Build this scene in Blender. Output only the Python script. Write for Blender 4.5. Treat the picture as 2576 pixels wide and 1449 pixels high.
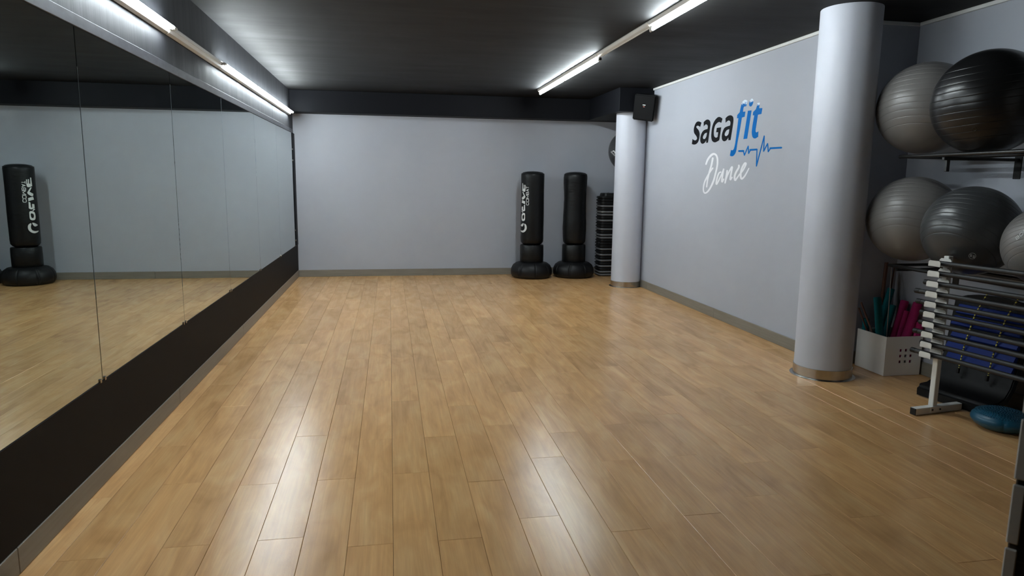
import bpy, bmesh, math, random
from mathutils import Vector, Matrix, noise
from mathutils.geometry import tessellate_polygon
random.seed(7)
for _o in list(bpy.data.objects): bpy.data.objects.remove(_o)
S = bpy.context.scene
COL = S.collection

# ------------------------------------------------------------------ camera, world, exposure
F_PX, YAW, PITCH, ROLL, CAM_H = 1719.0, 0.17729, -0.15378, 0.01164, 1.58
_f = Vector((math.sin(YAW)*math.cos(PITCH), math.cos(YAW)*math.cos(PITCH), math.sin(PITCH)))
_r = Vector((math.cos(YAW), -math.sin(YAW), 0)); _u = _r.cross(_f)
_c, _s = math.cos(ROLL), math.sin(ROLL)
CR, CU, CF = _c*_r+_s*_u, -_s*_r+_c*_u, _f
CAM = Vector((0, 0, CAM_H))
cd = bpy.data.cameras.new('camera'); cam = bpy.data.objects.new('camera', cd); COL.objects.link(cam)
cd.sensor_fit = 'HORIZONTAL'; cd.sensor_width = 36; cd.lens = F_PX/2576*36; cd.clip_start = .05; cd.clip_end = 60
cd.dof.use_dof = True; cd.dof.focus_distance = 7.5; cd.dof.aperture_fstop = 6.3
m4 = Matrix((CR, CU, -CF)).transposed().to_4x4(); m4.translation = CAM; cam.matrix_world = m4
S.camera = cam
w = bpy.data.worlds.new('world'); S.world = w; w.use_nodes = True
w.node_tree.nodes['Background'].inputs[0].default_value = (.05, .055, .06, 1)
w.node_tree.nodes['Background'].inputs[1].default_value = .2
vs = S.view_settings; vs.view_transform = 'Standard'; vs.look = 'None'; vs.gamma = 1; vs.use_curve_mapping = False
vs.exposure = 0.0
TUBE_STRENGTH = 140.0
S.cycles.use_denoising = True
S.cycles.max_bounces = 10; S.cycles.diffuse_bounces = 5; S.cycles.glossy_bounces = 5
S.cycles.blur_glossy = .3
S.cycles.sample_clamp_indirect = 0

# ------------------------------------------------------------------ room dimensions
XL, XR, XA, YB, ZC = -1.5, 3.816, 4.445, 11.57, 2.9485
Y_STEP, Y_REC, Y_FRONT = 5.36, 10.12, -2.6
BEAM_Y, BEAM_Z = 11.25, 2.615
BB = .114

def ray(x, y): return CR*((x-1288)/F_PX) + CU*(-(y-724.5)/F_PX) + CF
def on(x, y, ax, v):
    d = ray(x, y); return CAM + d*((v-CAM[ax])/d[ax])

# ------------------------------------------------------------------ materials
def nodes(name):
    m = bpy.data.materials.new(name); m.use_nodes = True
    return m, m.node_tree.nodes, m.node_tree.links, m.node_tree.nodes['Principled BSDF']
def mat(name, col, rough=.5, metal=0, var=0, scale=(4, 4, 4), bump=0, bscale=(60, 60, 60), spec=.5, rvar=0, coat=0):
    m, N, L, B = nodes(name)
    B.inputs['Base Color'].default_value = (*col, 1); B.inputs['Roughness'].default_value = rough
    B.inputs['Metallic'].default_value = metal; B.inputs['Specular IOR Level'].default_value = spec
    B.inputs['Coat Weight'].default_value = coat; B.inputs['Coat Roughness'].default_value = .12
    tc = N.new('ShaderNodeTexCoord')
    def nz(sc, detail=4):
        mp = N.new('ShaderNodeMapping'); mp.inputs['Scale'].default_value = sc; L.new(tc.outputs['Object'], mp.inputs[0])
        t = N.new('ShaderNodeTexNoise'); t.inputs['Scale'].default_value = 1; t.inputs['Detail'].default_value = detail
        L.new(mp.outputs[0], t.inputs['Vector']); return t
    if var or rvar:
        t = nz(scale)
        if var:
            mx = N.new('ShaderNodeMix'); mx.data_type = 'RGBA'
            mx.inputs[6].default_value = (*[c*(1-var) for c in col], 1); mx.inputs[7].default_value = (*[min(1, c*(1+var)) for c in col], 1)
            L.new(t.outputs[0], mx.inputs[0]); L.new(mx.outputs[2], B.inputs['Base Color'])
        if rvar:
            mr = N.new('ShaderNodeMapRange'); mr.inputs[1].default_value = .3; mr.inputs[2].default_value = .7
            mr.inputs[3].default_value = rough-rvar; mr.inputs[4].default_value = rough+rvar
            L.new(t.outputs[0], mr.inputs[0]); L.new(mr.outputs[0], B.inputs['Roughness'])
    if bump:
        t = nz(bscale); bp = N.new('ShaderNodeBump'); bp.inputs['Strength'].default_value = bump; bp.inputs['Distance'].default_value = .004
        L.new(t.outputs[0], bp.inputs['Height']); L.new(bp.outputs[0], B.inputs['Normal'])
    return m
M = {}
M['wall'] = mat('grey_wall_paint', (.40, .42, .47), .62, var=.05, scale=(1.3, 1.3, .8), bump=.12, bscale=(90, 90, 90), spec=.35)
M['column'] = mat('column_paint', (.52, .54, .60), .5, var=.05, scale=(3, 3, .5), bump=.15, bscale=(22, 22, 1.2), spec=.4)
M['dark'] = mat('dark_wall_paint', (.010, .0105, .014), .62, var=.25, scale=(6, 9, .9), bump=.3, bscale=(6, 40, 1.5), rvar=.06, spec=.45)
M['dado'] = mat('dado_paint', (.0065, .0052, .0045), .65, var=.15, scale=(3, 3, 3), spec=.15)
M['ceiling'] = mat('ceiling_paint', (.0040, .0038, .0038), .68, var=.2, scale=(1, 3, 1), bump=.35, bscale=(1.2, 9, 1), rvar=.05, spec=.28)
M['beam'] = mat('beam_paint', (.0045, .005, .0072), .6, var=.1, spec=.15)
M['skirting'] = mat('skirting_wood', (.22, .20, .165), .4, var=.25, scale=(40, 3, 50), spec=.45)
M['skirtingx'] = mat('skirting_wood_back', (.22, .20, .165), .4, var=.25, scale=(3, 40, 50), spec=.45)
M['worn'] = mat('worn_strip', (.045, .045, .055), .5, var=.7, scale=(60, 14, 40))
M['white'] = mat('white_enamel', (.72, .71, .67), .35, var=.04)
M['cornice'] = mat('white_cornice', (.70, .70, .68), .45, var=.06)
M['steel'] = mat('brushed_steel', (.50, .48, .45), .25, 1, var=.15, scale=(40, 40, 2), bump=.06, bscale=(120, 120, 3))
M['leather'] = mat('black_leatherette', (.0045, .005, .0055), .40, var=.2, bump=.9, bscale=(7, 7, 26), spec=.3)
M['blackplastic'] = mat('black_plastic', (.0055, .0055, .0062), .45, bump=.15, bscale=(200, 200, 200), spec=.32)
M['blackrubber'] = mat('black_rubber', (.012, .012, .013), .5, var=.2, scale=(30, 30, 30))
M['blackmetal'] = mat('black_metal', (.008, .008, .008), .3)
M['greyrim'] = mat('grey_step_rim', (.16, .16, .165), .35, var=.1)
M['print'] = mat('white_print', (.72, .74, .74), .5)
M['vinylblack'] = mat('black_vinyl', (.005, .0053, .0075), .55, spec=.05)
M['vinylblue'] = mat('blue_vinyl', (.001, .14, .46), .55, spec=.05)
M['vinylwhite'] = mat('white_vinyl', (.80, .81, .84), .5)
M['board'] = mat('matt_black_board', (.003, .003, .0034), .5, spec=.18)
M['speaker'] = mat('speaker_black', (.004, .004, .0045), .65, bump=.3, bscale=(300, 300, 300), spec=.12)
M['redprint'] = mat('red_print', (.6, .2, .15), .5)
M['ball_grey'] = mat('ball_silver', (.185, .175, .167), .36, var=.12, scale=(5, 5, 5), )
M['ball_dark'] = mat('ball_dark_grey', (.055, .058, .06), .30, var=.15, scale=(5, 5, 5))
M['ball_black'] = mat('ball_black', (.010, .010, .0105), .32, var=.2, scale=(5, 5, 5))
M['ball_far'] = mat('ball_slate', (.035, .037, .04), .4)
M['box'] = mat('white_box_paint', (.84, .82, .79), .5, var=.04)
M['teal'] = mat('teal_foam', (.005, .15, .17), .85, var=.15, scale=(40, 40, 40), bump=.2, bscale=(250, 250, 250), spec=.2)
M['pink'] = mat('pink_foam', (.42, .022, .13), .85, var=.15, scale=(40, 40, 40), bump=.2, bscale=(250, 250, 250), spec=.2)
M['stick'] = mat('brown_wood_stick', (.13, .05, .025), .5, var=.3, scale=(30, 30, 4))
M['palestick'] = mat('pale_stick', (.35, .30, .26), .4)
M['blue'] = mat('blue_plastic', (.002, .017, .145), .5, var=.15, scale=(10, 2, 10), spec=.15)
M['balance'] = mat('blue_green_vinyl', (.008, .085, .15), .36, var=.12, scale=(8, 8, 8))
M['yellow'] = mat('yellow_strap', (.35, .33, .05), .6)
M['socket'] = mat('socket_plastic', (.45, .45, .44), .4)
M['grey_edge'] = mat('grey_metal_edge', (.50, .48, .45), .45, var=.1)
M['slab'] = mat('floor_underlay', (.10, .06, .03), .8)
# blue vinyl that breaks up into white flecks towards the top
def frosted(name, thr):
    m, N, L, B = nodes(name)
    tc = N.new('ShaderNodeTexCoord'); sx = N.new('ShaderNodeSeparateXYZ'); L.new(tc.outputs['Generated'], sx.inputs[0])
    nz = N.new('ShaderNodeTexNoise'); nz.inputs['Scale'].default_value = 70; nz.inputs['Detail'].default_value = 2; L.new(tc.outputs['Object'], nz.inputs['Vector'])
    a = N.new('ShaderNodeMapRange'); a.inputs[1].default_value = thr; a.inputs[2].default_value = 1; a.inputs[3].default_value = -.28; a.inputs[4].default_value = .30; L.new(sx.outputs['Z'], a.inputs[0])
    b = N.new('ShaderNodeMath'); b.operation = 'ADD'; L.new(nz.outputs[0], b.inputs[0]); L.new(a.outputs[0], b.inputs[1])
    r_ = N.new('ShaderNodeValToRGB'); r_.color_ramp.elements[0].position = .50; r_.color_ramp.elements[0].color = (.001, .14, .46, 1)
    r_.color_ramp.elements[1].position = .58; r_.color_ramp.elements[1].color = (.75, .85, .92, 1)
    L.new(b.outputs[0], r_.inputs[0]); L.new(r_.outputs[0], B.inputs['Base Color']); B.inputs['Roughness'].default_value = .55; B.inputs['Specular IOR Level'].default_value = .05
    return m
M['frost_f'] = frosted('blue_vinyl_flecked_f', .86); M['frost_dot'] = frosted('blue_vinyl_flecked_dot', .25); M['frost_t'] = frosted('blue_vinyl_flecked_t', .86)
# mirror glass
m, N, L, B = nodes('mirror_glass')
B.inputs['Base Color'].default_value = (.66, .735, .71, 1); B.inputs['Metallic'].default_value = 1; B.inputs['Roughness'].default_value = 0.0
M['mirror'] = m
# cord: yellow and black checks along its length
m, N, L, B = nodes('checked_cord')
tc = N.new('ShaderNodeTexCoord'); wv = N.new('ShaderNodeTexWave'); wv.bands_direction = 'Z'; wv.inputs['Scale'].default_value = 14
rp = N.new('ShaderNodeValToRGB'); rp.color_ramp.interpolation = 'CONSTANT'
rp.color_ramp.elements[0].color = (.012, .012, .012, 1); rp.color_ramp.elements[1].color = (.55, .50, .10, 1); rp.color_ramp.elements[1].position = .45
L.new(tc.outputs['Object'], wv.inputs['Vector']); L.new(wv.outputs[0], rp.inputs[0]); L.new(rp.outputs[0], B.inputs['Base Color'])
M['cord'] = m
# fluorescent tube
m, N, L, B = nodes('lit_tube')
B.inputs['Emission Color'].default_value = (.86, .96, 1.0, 1); B.inputs['Emission Strength'].default_value = TUBE_STRENGTH
B.inputs['Base Color'].default_value = (.8, .8, .8, 1)
M['tube'] = m
# laminate planks
m, N, L, B = nodes('laminate_plank')
tc = N.new('ShaderNodeTexCoord'); oi = N.new('ShaderNodeObjectInfo')
off = N.new('ShaderNodeVectorMath'); off.operation = 'SCALE'; off.inputs[0].default_value = (37.1, 61.7, 13.3); L.new(oi.outputs['Random'], off.inputs['Scale'])
ad = N.new('ShaderNodeVectorMath'); L.new(tc.outputs['Object'], ad.inputs[0]); L.new(off.outputs[0], ad.inputs[1])
def wood_noise(sc, det, dist=0.0, rough=.5):
    mp = N.new('ShaderNodeMapping'); mp.inputs['Scale'].default_value = sc; L.new(ad.outputs[0], mp.inputs[0])
    t = N.new('ShaderNodeTexNoise'); t.inputs['Scale'].default_value = 1; t.inputs['Detail'].default_value = det
    t.inputs['Distortion'].default_value = dist; t.inputs['Roughness'].default_value = rough
    L.new(mp.outputs[0], t.inputs['Vector']); return t
cloud = wood_noise((7, 2.0, 1), 3, .9); fine = wood_noise((150, 5, 1), 3); streak = wood_noise((24, 1.1, 1), 4, 1.6)
r1 = N.new('ShaderNodeValToRGB'); e = r1.color_ramp.elements
e[0].position = .26; e[0].color = (.53, .285, .115, 1); e[1].position = .74; e[1].color = (.71, .43, .19, 1)
ee = e.new(.48); ee.color = (.64, .355, .146, 1)
L.new(cloud.outputs[0], r1.inputs[0])
def mixc(a, fac_socket, lo, hi, mode='MULTIPLY', fac=1.0):
    rr = N.new('ShaderNodeMapRange'); rr.inputs[1].default_value = .3; rr.inputs[2].default_value = .7; rr.inputs[3].default_value = lo; rr.inputs[4].default_value = hi
    L.new(fac_socket, rr.inputs[0])
    sc = N.new('ShaderNodeVectorMath'); sc.operation = 'SCALE'; L.new(a, sc.inputs[0]); L.new(rr.outputs[0], sc.inputs['Scale']); return sc.outputs[0]
c1 = mixc(r1.outputs[0], fine.outputs[0], .955, 1.04)
c2 = mixc(c1, streak.outputs[0], .91, 1.06)
rr = N.new('ShaderNodeMapRange'); rr.inputs[3].default_value = .90; rr.inputs[4].default_value = 1.08; L.new(oi.outputs['Random'], rr.inputs[0])
sc = N.new('ShaderNodeVectorMath'); sc.operation = 'SCALE'; L.new(c2, sc.inputs[0]); L.new(rr.outputs[0], sc.inputs['Scale'])
L.new(sc.outputs[0], B.inputs['Base Color'])
gr = N.new('ShaderNodeMapRange'); gr.inputs[3].default_value = .20; gr.inputs[4].default_value = .28; L.new(cloud.outputs[0], gr.inputs[0]); L.new(gr.outputs[0], B.inputs['Roughness'])
bp = N.new('ShaderNodeBump'); bp.inputs['Strength'].default_value = .10; bp.inputs['Distance'].default_value = .002
gl = wood_noise((420, 120, 1), 2); L.new(gl.outputs[0], bp.inputs['Height']); L.new(bp.outputs[0], B.inputs['Normal'])
B.inputs['Specular IOR Level'].default_value = .43
M['plank'] = m

# ------------------------------------------------------------------ building helpers (all take world coordinates)
def wmat(o):
    mm = Matrix.Identity(4)
    while o is not None:
        mm = Matrix.LocRotScale(o.location, o.rotation_euler, o.scale) @ mm; o = o.parent
    return mm
def link(name, me, parent=None, loc=None):
    o = bpy.data.objects.new(name, me); COL.objects.link(o)
    if parent is not None: o.parent = parent
    if loc is not None: o.location = loc
    return o
def put(name, bm, material, parent=None, smooth=False, origin=None):
    """bmesh in world coordinates -> one mesh object"""
    mats = material if isinstance(material, (list, tuple)) else [material]
    me = bpy.data.meshes.new(name)
    if parent is not None: inv = wmat(parent).inverted()
    else: inv = None
    vs_ = [v.co for v in bm.verts]
    if inv is not None:
        bmesh.ops.transform(bm, matrix=inv, verts=bm.verts)
    lo = Vector((min(v.co.x for v in bm.verts), min(v.co.y for v in bm.verts), min(v.co.z for v in bm.verts)))
    hi = Vector((max(v.co.x for v in bm.verts), max(v.co.y for v in bm.verts), max(v.co.z for v in bm.verts)))
    org = Vector(((lo.x+hi.x)/2, (lo.y+hi.y)/2, lo.z)) if origin is None else Vector(origin)
    bmesh.ops.translate(bm, vec=-org, verts=bm.verts)
    if smooth:
        for f in bm.faces: f.smooth = True
    bm.to_mesh(me); bm.free()
    if smooth:
        me.set_sharp_from_angle(angle=math.radians(40))
    for mm in mats: me.materials.append(M[mm] if isinstance(mm, str) else mm)
    return link(name, me, parent, org)
def tag(o, label=None, cat=None, group=None, kind=None):
    if label: o['label'] = label
    if cat: o['category'] = cat
    if group: o['group'] = group
    if kind: o['kind'] = kind
    return o
def thing(name, loc, label, cat=None, group=None, kind=None, rot=(0, 0, 0)):
    o = link(name, None, None, Vector(loc)); o.rotation_euler = rot; o.empty_display_size = .1
    return tag(o, label, cat, group, kind)
def B_(): return bmesh.new()
def add_box(bm, lo, hi, bevel=0, seg=1, xf=None):
    lo, hi = Vector(lo), Vector(hi)
    vv = bmesh.ops.create_cube(bm, size=1)['verts']
    for v in vv: v.co = Vector([(lo[i]+hi[i])/2 + v.co[i]*(hi[i]-lo[i]) for i in range(3)])
    if bevel:
        es = list({e for v in vv for e in v.link_edges})
        r = bmesh.ops.bevel(bm, geom=es, offset=bevel, segments=seg, affect='EDGES', profile=.5)
        vv = list({v for f in r['faces'] for v in f.verts} | {v for v in vv if v.is_valid})
    if xf is not None: bmesh.ops.transform(bm, matrix=xf, verts=vv)
    return bm
def box(name, lo, hi, m, parent=None, bevel=0, seg=1, xf=None):
    return put(name, add_box(B_(), lo, hi, bevel, seg, xf), m, parent)
def frame(d):
    d = Vector(d).normalized(); a = Vector((0, 0, 1)) if abs(d.z) < .9 else Vector((1, 0, 0))
    x = d.cross(a).normalized(); return x, d.cross(x).normalized(), d
def add_sweep(bm, pts, rad, seg=12, caps=True):
    pts = [Vector(p) for p in pts]; rings = []
    rads = rad if isinstance(rad, (list, tuple)) else [rad]*len(pts)
    x = None
    for i, p in enumerate(pts):
        d = (pts[min(i+1, len(pts)-1)] - pts[max(i-1, 0)]).normalized()
        if x is None: x, y, _ = frame(d)
        else:
            x = (x - d*x.dot(d)).normalized(); y = d.cross(x)
        rings.append([bm.verts.new(p + (x*math.cos(2*math.pi*k/seg) + y*math.sin(2*math.pi*k/seg))*rads[i]) for k in range(seg)])
    for a, b in zip(rings, rings[1:]):
        for k in range(seg): bm.faces.new((a[k], a[(k+1) % seg], b[(k+1) % seg], b[k]))
    if caps: bm.faces.new(rings[0][::-1]); bm.faces.new(rings[-1])
    bmesh.ops.recalc_face_normals(bm, faces=bm.faces[:])
    return bm
def tube(name, p0, p1, r, m, parent=None, seg=14):
    p0, p1 = Vector(p0), Vector(p1); d = (p1-p0).normalized(); e_ = min(r*.25, (p1-p0).length*.2)
    return put(name, add_sweep(B_(), [p0, p0+d*e_, p1-d*e_, p1], [r-e_, r, r, r-e_], seg), m, parent, True)
def add_lathe(bm, prof, c, seg=48, mod=None):
    """prof: list of (radius, z); closed at r=0 ends"""
    c = Vector(c); rings = []
    for r, z in prof:
        if r < 1e-6: rings.append([bm.verts.new(c+Vector((0, 0, z)))]); continue
        ring = []
        for k in range(seg):
            t = 2*math.pi*k/seg; rr_ = r*(mod(t, z) if mod else 1)
            ring.append(bm.verts.new(c+Vector((rr_*math.cos(t), rr_*math.sin(t), z))))
        rings.append(ring)
    for a, b in zip(rings, rings[1:]):
        for k in range(seg):
            k2 = (k+1) % seg
            if len(a) == 1 and len(b) == 1: continue
            if len(a) == 1: bm.faces.new((a[0], b[k], b[k2]))
            elif len(b) == 1: bm.faces.new((a[k], a[k2], b[0]))
            else: bm.faces.new((a[k], a[k2], b[k2], b[k]))
    if len(rings[0]) > 1: bm.faces.new(rings[0][::-1])
    if len(rings[-1]) > 1: bm.faces.new(rings[-1])
    bmesh.ops.recalc_face_normals(bm, faces=bm.faces[:])
    return bm
def add_prism(bm, loop, d):
    """closed polygon (3D points) extruded by vector d"""
    a = [bm.verts.new(p) for p in loop]; b = [bm.verts.new(Vector(p)+Vector(d)) for p in loop]; n = len(a)
    bm.faces.new(a); bm.faces.new(b[::-1])
    for k in range(n): bm.faces.new((a[k], b[k], b[(k+1) % n], a[(k+1) % n]))
    bmesh.ops.recalc_face_normals(bm, faces=bm.faces[:]); return bm
# flat lettering: outlines or strokes drawn as pixel coordinates of the lettering and laid on its surface
def smooth_pts(pts, closed, n=5):
    """Catmull-Rom through 2D points; a third element marks a corner"""
    out = []; N_ = len(pts)
    for i in range(N_ if closed else N_-1):
        p1, p2 = pts[i], pts[(i+1) % N_]
        P1, P2 = Vector(p1[:2]), Vector(p2[:2])
        P0 = Vector(pts[i-1][:2]) if (closed or i > 0) else P1
        P3 = Vector(pts[(i+2) % N_][:2]) if (closed or i+2 < N_) else P2
        t1 = (P2-P1)*.5 if len(p1) > 2 else (P2-P0)*.5
        t2 = (P2-P1)*.5 if len(p2) > 2 else (P3-P1)*.5
        k = 1 if (len(p1) > 2 and len(p2) > 2) else n
        for j in range(k):
            t = j/k; t2_, t3_ = t*t, t*t*t
            out.append(P1*(2*t3_-3*t2_+1) + t1*(t3_-2*t2_+t) + P2*(-2*t3_+3*t2_) + t2*(t3_-t2_))
    if not closed: out.append(Vector(pts[-1][:2]))
    return out
def add_outline(bm, loops, mapper, cuts=0):
    L3 = [[Vector((p.x, p.y, 0)) for p in smooth_pts(l, True)] for l in loops]
    flat = [p for l in L3 for p in l]; old = set(bm.verts); vv = [bm.verts.new(p) for p in flat]
    for t in tessellate_polygon(L3):
        try: bm.faces.new([vv[i] for i in t])
        except ValueError: pass
    if cuts:
        bmesh.ops.subdivide_edges(bm, edges=[e_ for e_ in bm.edges if e_.verts[0] not in old], cuts=cuts, use_grid_fill=True)
    for v_ in bm.verts:
        if v_ not in old: v_.co = mapper(v_.co.x, v_.co.y)
    return bm
LIFT = [0]
def lifted(p, k): return p + (CAM-p).normalized()*k
def add_stroke(bm, pts, width, mapper, n=5, sharp=False):
    """a flat ribbon with round ends; overlapping pieces are laid a hair above each other"""
    if sharp and len(pts) > 2:
        for a, b in zip(pts, pts[1:]): add_stroke(bm, [a, b], width, mapper, n, True)
        return bm
    LIFT[0] = (LIFT[0]+1) % 12; base = LIFT[0]*.00012
    P = [Vector(p[:2]) for p in pts] if sharp else smooth_pts(pts, False, n)
    if sharp: P = [P[0], P[0].lerp(P[1], .5), P[1]]
    ws = width if isinstance(width, (list, tuple)) else [width, width]
    tot = len(P)-1; Lf = []; Rt = []
    for i, p in enumerate(P):
        d1 = (P[i]-P[i-1]).normalized() if i else (P[1]-P[0]).normalized()
        d2 = (P[i+1]-P[i]).normalized() if i < tot else d1
        d = d1+d2; d = d.normalized() if d.length > .3 else d1
        f = i/tot*(len(ws)-1); k = min(int(f), len(ws)-2); hw = (ws[k]*(1-(f-k)) + ws[k+1]*(f-k))/2
        nrm = Vector((-d.y, d.x))*hw
        Lf.append(p+nrm); Rt.append(p-nrm)
    va = [bm.verts.new(lifted(mapper(*p), base+.00001*i)) for i, p in enumerate(Lf)]
    vb = [bm.verts.new(lifted(mapper(*p), base+.00001*i)) for i, p in enumerate(Rt)]
    for i in range(tot): bm.faces.new((va[i], va[i+1], vb[i+1], vb[i]))
    for p, d, hw, a, b, k in ((P[0], P[0]-P[1], ws[0]/2, va[0], vb[0], base), (P[-1], P[-1]-P[-2], ws[-1]/2, va[-1], vb[-1], base+.00001*tot)):
        d = d.normalized(); nr = Vector((-d.y, d.x))
        arc = [bm.verts.new(lifted(mapper(*(p+nr*hw*math.cos(t)+d*hw*math.sin(t))), k)) for t in (math.pi*.2, math.pi*.4, math.pi*.6, math.pi*.8)]
        first, last = (b, a) if p is P[0] else (a, b)
        try: bm.faces.new([first]+arc+[last])
        except ValueError: pass
    return bm
GLYPH = {'C': [[(1, .85), (.8, 1), (.2, 1), (0, .8), (0, .2), (.2, 0), (.8, 0), (1, .15)]],
         'O': [[(.5, 1), (.15, 1), (0, .8), (0, .2), (.15, 0), (.85, 0), (1, .2), (1, .8), (.85, 1), (.5, 1)]],
         'M': [[(0, 0), (0, 1), (.5, .15), (1, 1), (1, 0)]],
         'B': [[(.8, .52), (0, .52), (0, 1), (.8, 1), (.95, .76), (.8, .52), (1, .3), (.85, 0), (0, 0), (0, .52)]],
         'A': [[(0, 0), (.5, 1), (1, 0)], [(.2, .33), (.8, .33)]], 'T': [[(0, 1), (1, 1)], [(.5, 1), (.5, 0)]],
         '5': [[(1, 1), (.1, 1), (0, .52), (.7, .6), (1, .32), (.75, 0), (0, .05)]]}
def add_glyph(bm, ch, org, u, v, wd, mapper):
    for st in GLYPH[ch]:
        add_stroke(bm, [(org[0]+u[0]*a+v[0]*b, org[1]+u[1]*a+v[1]*b) for a, b in st], wd, mapper, sharp=True)
def crop(x0, y0, s): return lambda x, y: (x0+x/s, y0+y/s)

# ------------------------------------------------------------------ THE ROOM
floor = tag(box('floor', (XL-.1, Y_FRONT-.1, -.12), (XA+.1, YB+.1, -.011), 'slab'), 'honey coloured laminate plank floor of the dance studio', kind='structure')
tag(box('ceiling', (XL-.1, Y_FRONT-.1, ZC), (XA+.1, YB+.1, ZC+.1), 'ceiling'), 'black painted ceiling with faint waves near the lamps', kind='structure')
tag(box('wall_left', (XL-.1, Y_FRONT-.1, -.011), (XL, YB+.1, ZC), 'dark'), 'dark painted wall that carries the mirrors', kind='structure')
tag(box('wall_back', (XL, YB, -.011), (XA+.1, YB+.1, ZC), 'wall'), 'plain pale grey wall at the far end of the room', kind='structure')
tag(box('wall_right', (XR, Y_STEP, -.011), (XA+.1, Y_REC, ZC), 'wall', bevel=.004), 'pale grey wall with the painted lettering', kind='structure')
tag(box('wall_recess', (XA, Y_REC, -.011), (XA+.1, YB, ZC), 'wall'), 'grey wall of the far recess behind the column', kind='structure')
tag(box('wall_alcove', (XA, Y_FRONT, -.011), (XA+.1, Y_STEP, ZC), 'wall'), 'grey alcove wall behind the exercise balls', kind='structure')
tag(box('wall_front', (XL, Y_FRONT-.1, -.011), (XA+.1, Y_FRONT, ZC), 'dado'), 'dark wall behind the viewer', kind='structure')
# dark dado below the mirrors, worn strip above them, end strip at the back corner
tag(box('trim_1', (XL, Y_FRONT, BB), (XL+.012, YB, .533), 'dado', bevel=.002), 'black painted panel below the mirrors', kind='structure')
tag(box('trim_2', (XL, Y_FRONT, 2.303), (XL+.016, 11.40, 2.362), 'worn', bevel=.002), 'worn grey strip along the top of the mirrors', kind='structure')
tag(box('trim_3', (XL, 11.36, .533), (XL+.02, YB, 2.303), 'beam', bevel=.003), 'narrow dark strip between the mirrors and the back corner', kind='structure')
# beams
tag(box('ceiling_beam', (XL, BEAM_Y, BEAM_Z), (XA, YB, ZC), 'beam', bevel=.004), 'dark navy beam across the top of the back wall', kind='structure')
tag(box('ceiling_soffit', (3.29, 9.74, BEAM_Z), (XA, BEAM_Y, ZC), 'beam', bevel=.004), 'dark box soffit above the far column', kind='structure')
# cornices
tag(box('trim_4', (XR-.022, Y_STEP-.02, ZC-.03), (XR, 9.74, ZC), 'cornice', bevel=.004), 'thin white cornice on top of the lettered wall', kind='structure')
tag(box('trim_5', (XA-.022, Y_FRONT, ZC-.03), (XA, Y_STEP-.02, ZC), 'cornice', bevel=.004), 'thin white cornice on top of the alcove wall', kind='structure')
tag(box('trim_6', (XR, Y_STEP-.02, ZC-.03), (XA, Y_STEP, ZC), 'cornice', bevel=.004), 'thin white cornice on top of the short alcove return', kind='structure')

# skirting boards, each a row of boards
def skirting(name, label, segs, lo, hi, axis, m):
    root = thing(name, (*(Vector(lo[:2])), 0), label, kind='structure')
    for a, b in zip(segs, segs[1:]):
        l, h = list(lo), list(hi); l[axis], h[axis] = a+.001, b-.001
        box('skirting_board', l, h, m, root, bevel=.003)
skirting('baseboard_left', 'grey wood skirting along the mirror wall', [Y_FRONT, .68, 2.84, 5.0, 7.16, 9.32, YB], (XL, 0, 0), (XL+.016, 0, BB), 1, 'skirting')
skirting('baseboard_back', 'grey wood skirting along the back wall', [XL+.016, .7, 2.9, XA], (0, YB-.014, 0), (0, YB, BB), 0, 'skirtingx')
skirting('baseboard_right', 'grey wood skirting below the lettered wall', [Y_STEP, 7.5, 9.7, Y_REC-.02], (XR-.014, 0, 0), (XR, 0, BB), 1, 'skirting')
skirting('baseboard_alcove', 'grey wood skirting along the alcove wall', [Y_FRONT, -.4, 1.8, 3.95, Y_STEP-.014], (XA-.014, 0, 0), (XA, 0, BB), 1, 'skirting')
skirting('baseboard_return', 'short grey wood skirting at the alcove return', [XR, XA], (0, Y_STEP-.014, 0), (0, Y_STEP, BB), 0, 'skirtingx')

# laminate planks
PW, PL, TH, GAP = .197, 1.26, .010, .0007
known = {-7: 4.177, -5: 2.963, -4: 3.555, -3: 4.225, -2: 3.56, -1: 4.11, 0: 3.58, 1: 4.10, 4: 3.68}
def plank_mesh(wd, ln):
    bm = B_(); h = .0012; x, y = wd/2-GAP, ln/2-GAP
    vs_ = [bm.verts.new(c) for c in ((-x, -y, -TH), (x, -y, -TH), (x, y, -TH), (-x, y, -TH), (-x, -y, -h), (x, -y, -h), (x, y, -h), (-x, y, -h),
                                     (-x+h, -y+h, 0), (x-h, -y+h, 0), (x-h, y-h, 0), (-x+h, y-h, 0))]
    for a, b in ((0, 4), (4, 8)):
        for k in range(4): bm.faces.new([vs_[i] for i in (a+k, a+(k+1) % 4, b+(k+1) % 4, b+k)])
    bm.faces.new(vs_[8:12])
    me = bpy.data.meshes.new('plank'); bm.to_mesh(me); bm.free(); me.materials.append(M['plank']); return me
cache = {}; rest = B_(); n_pl = 0
fl_loc = floor.location.copy()
k0, k1 = math.floor((XL+.008)/PW), math.floor((XA+.008)/PW)
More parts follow.
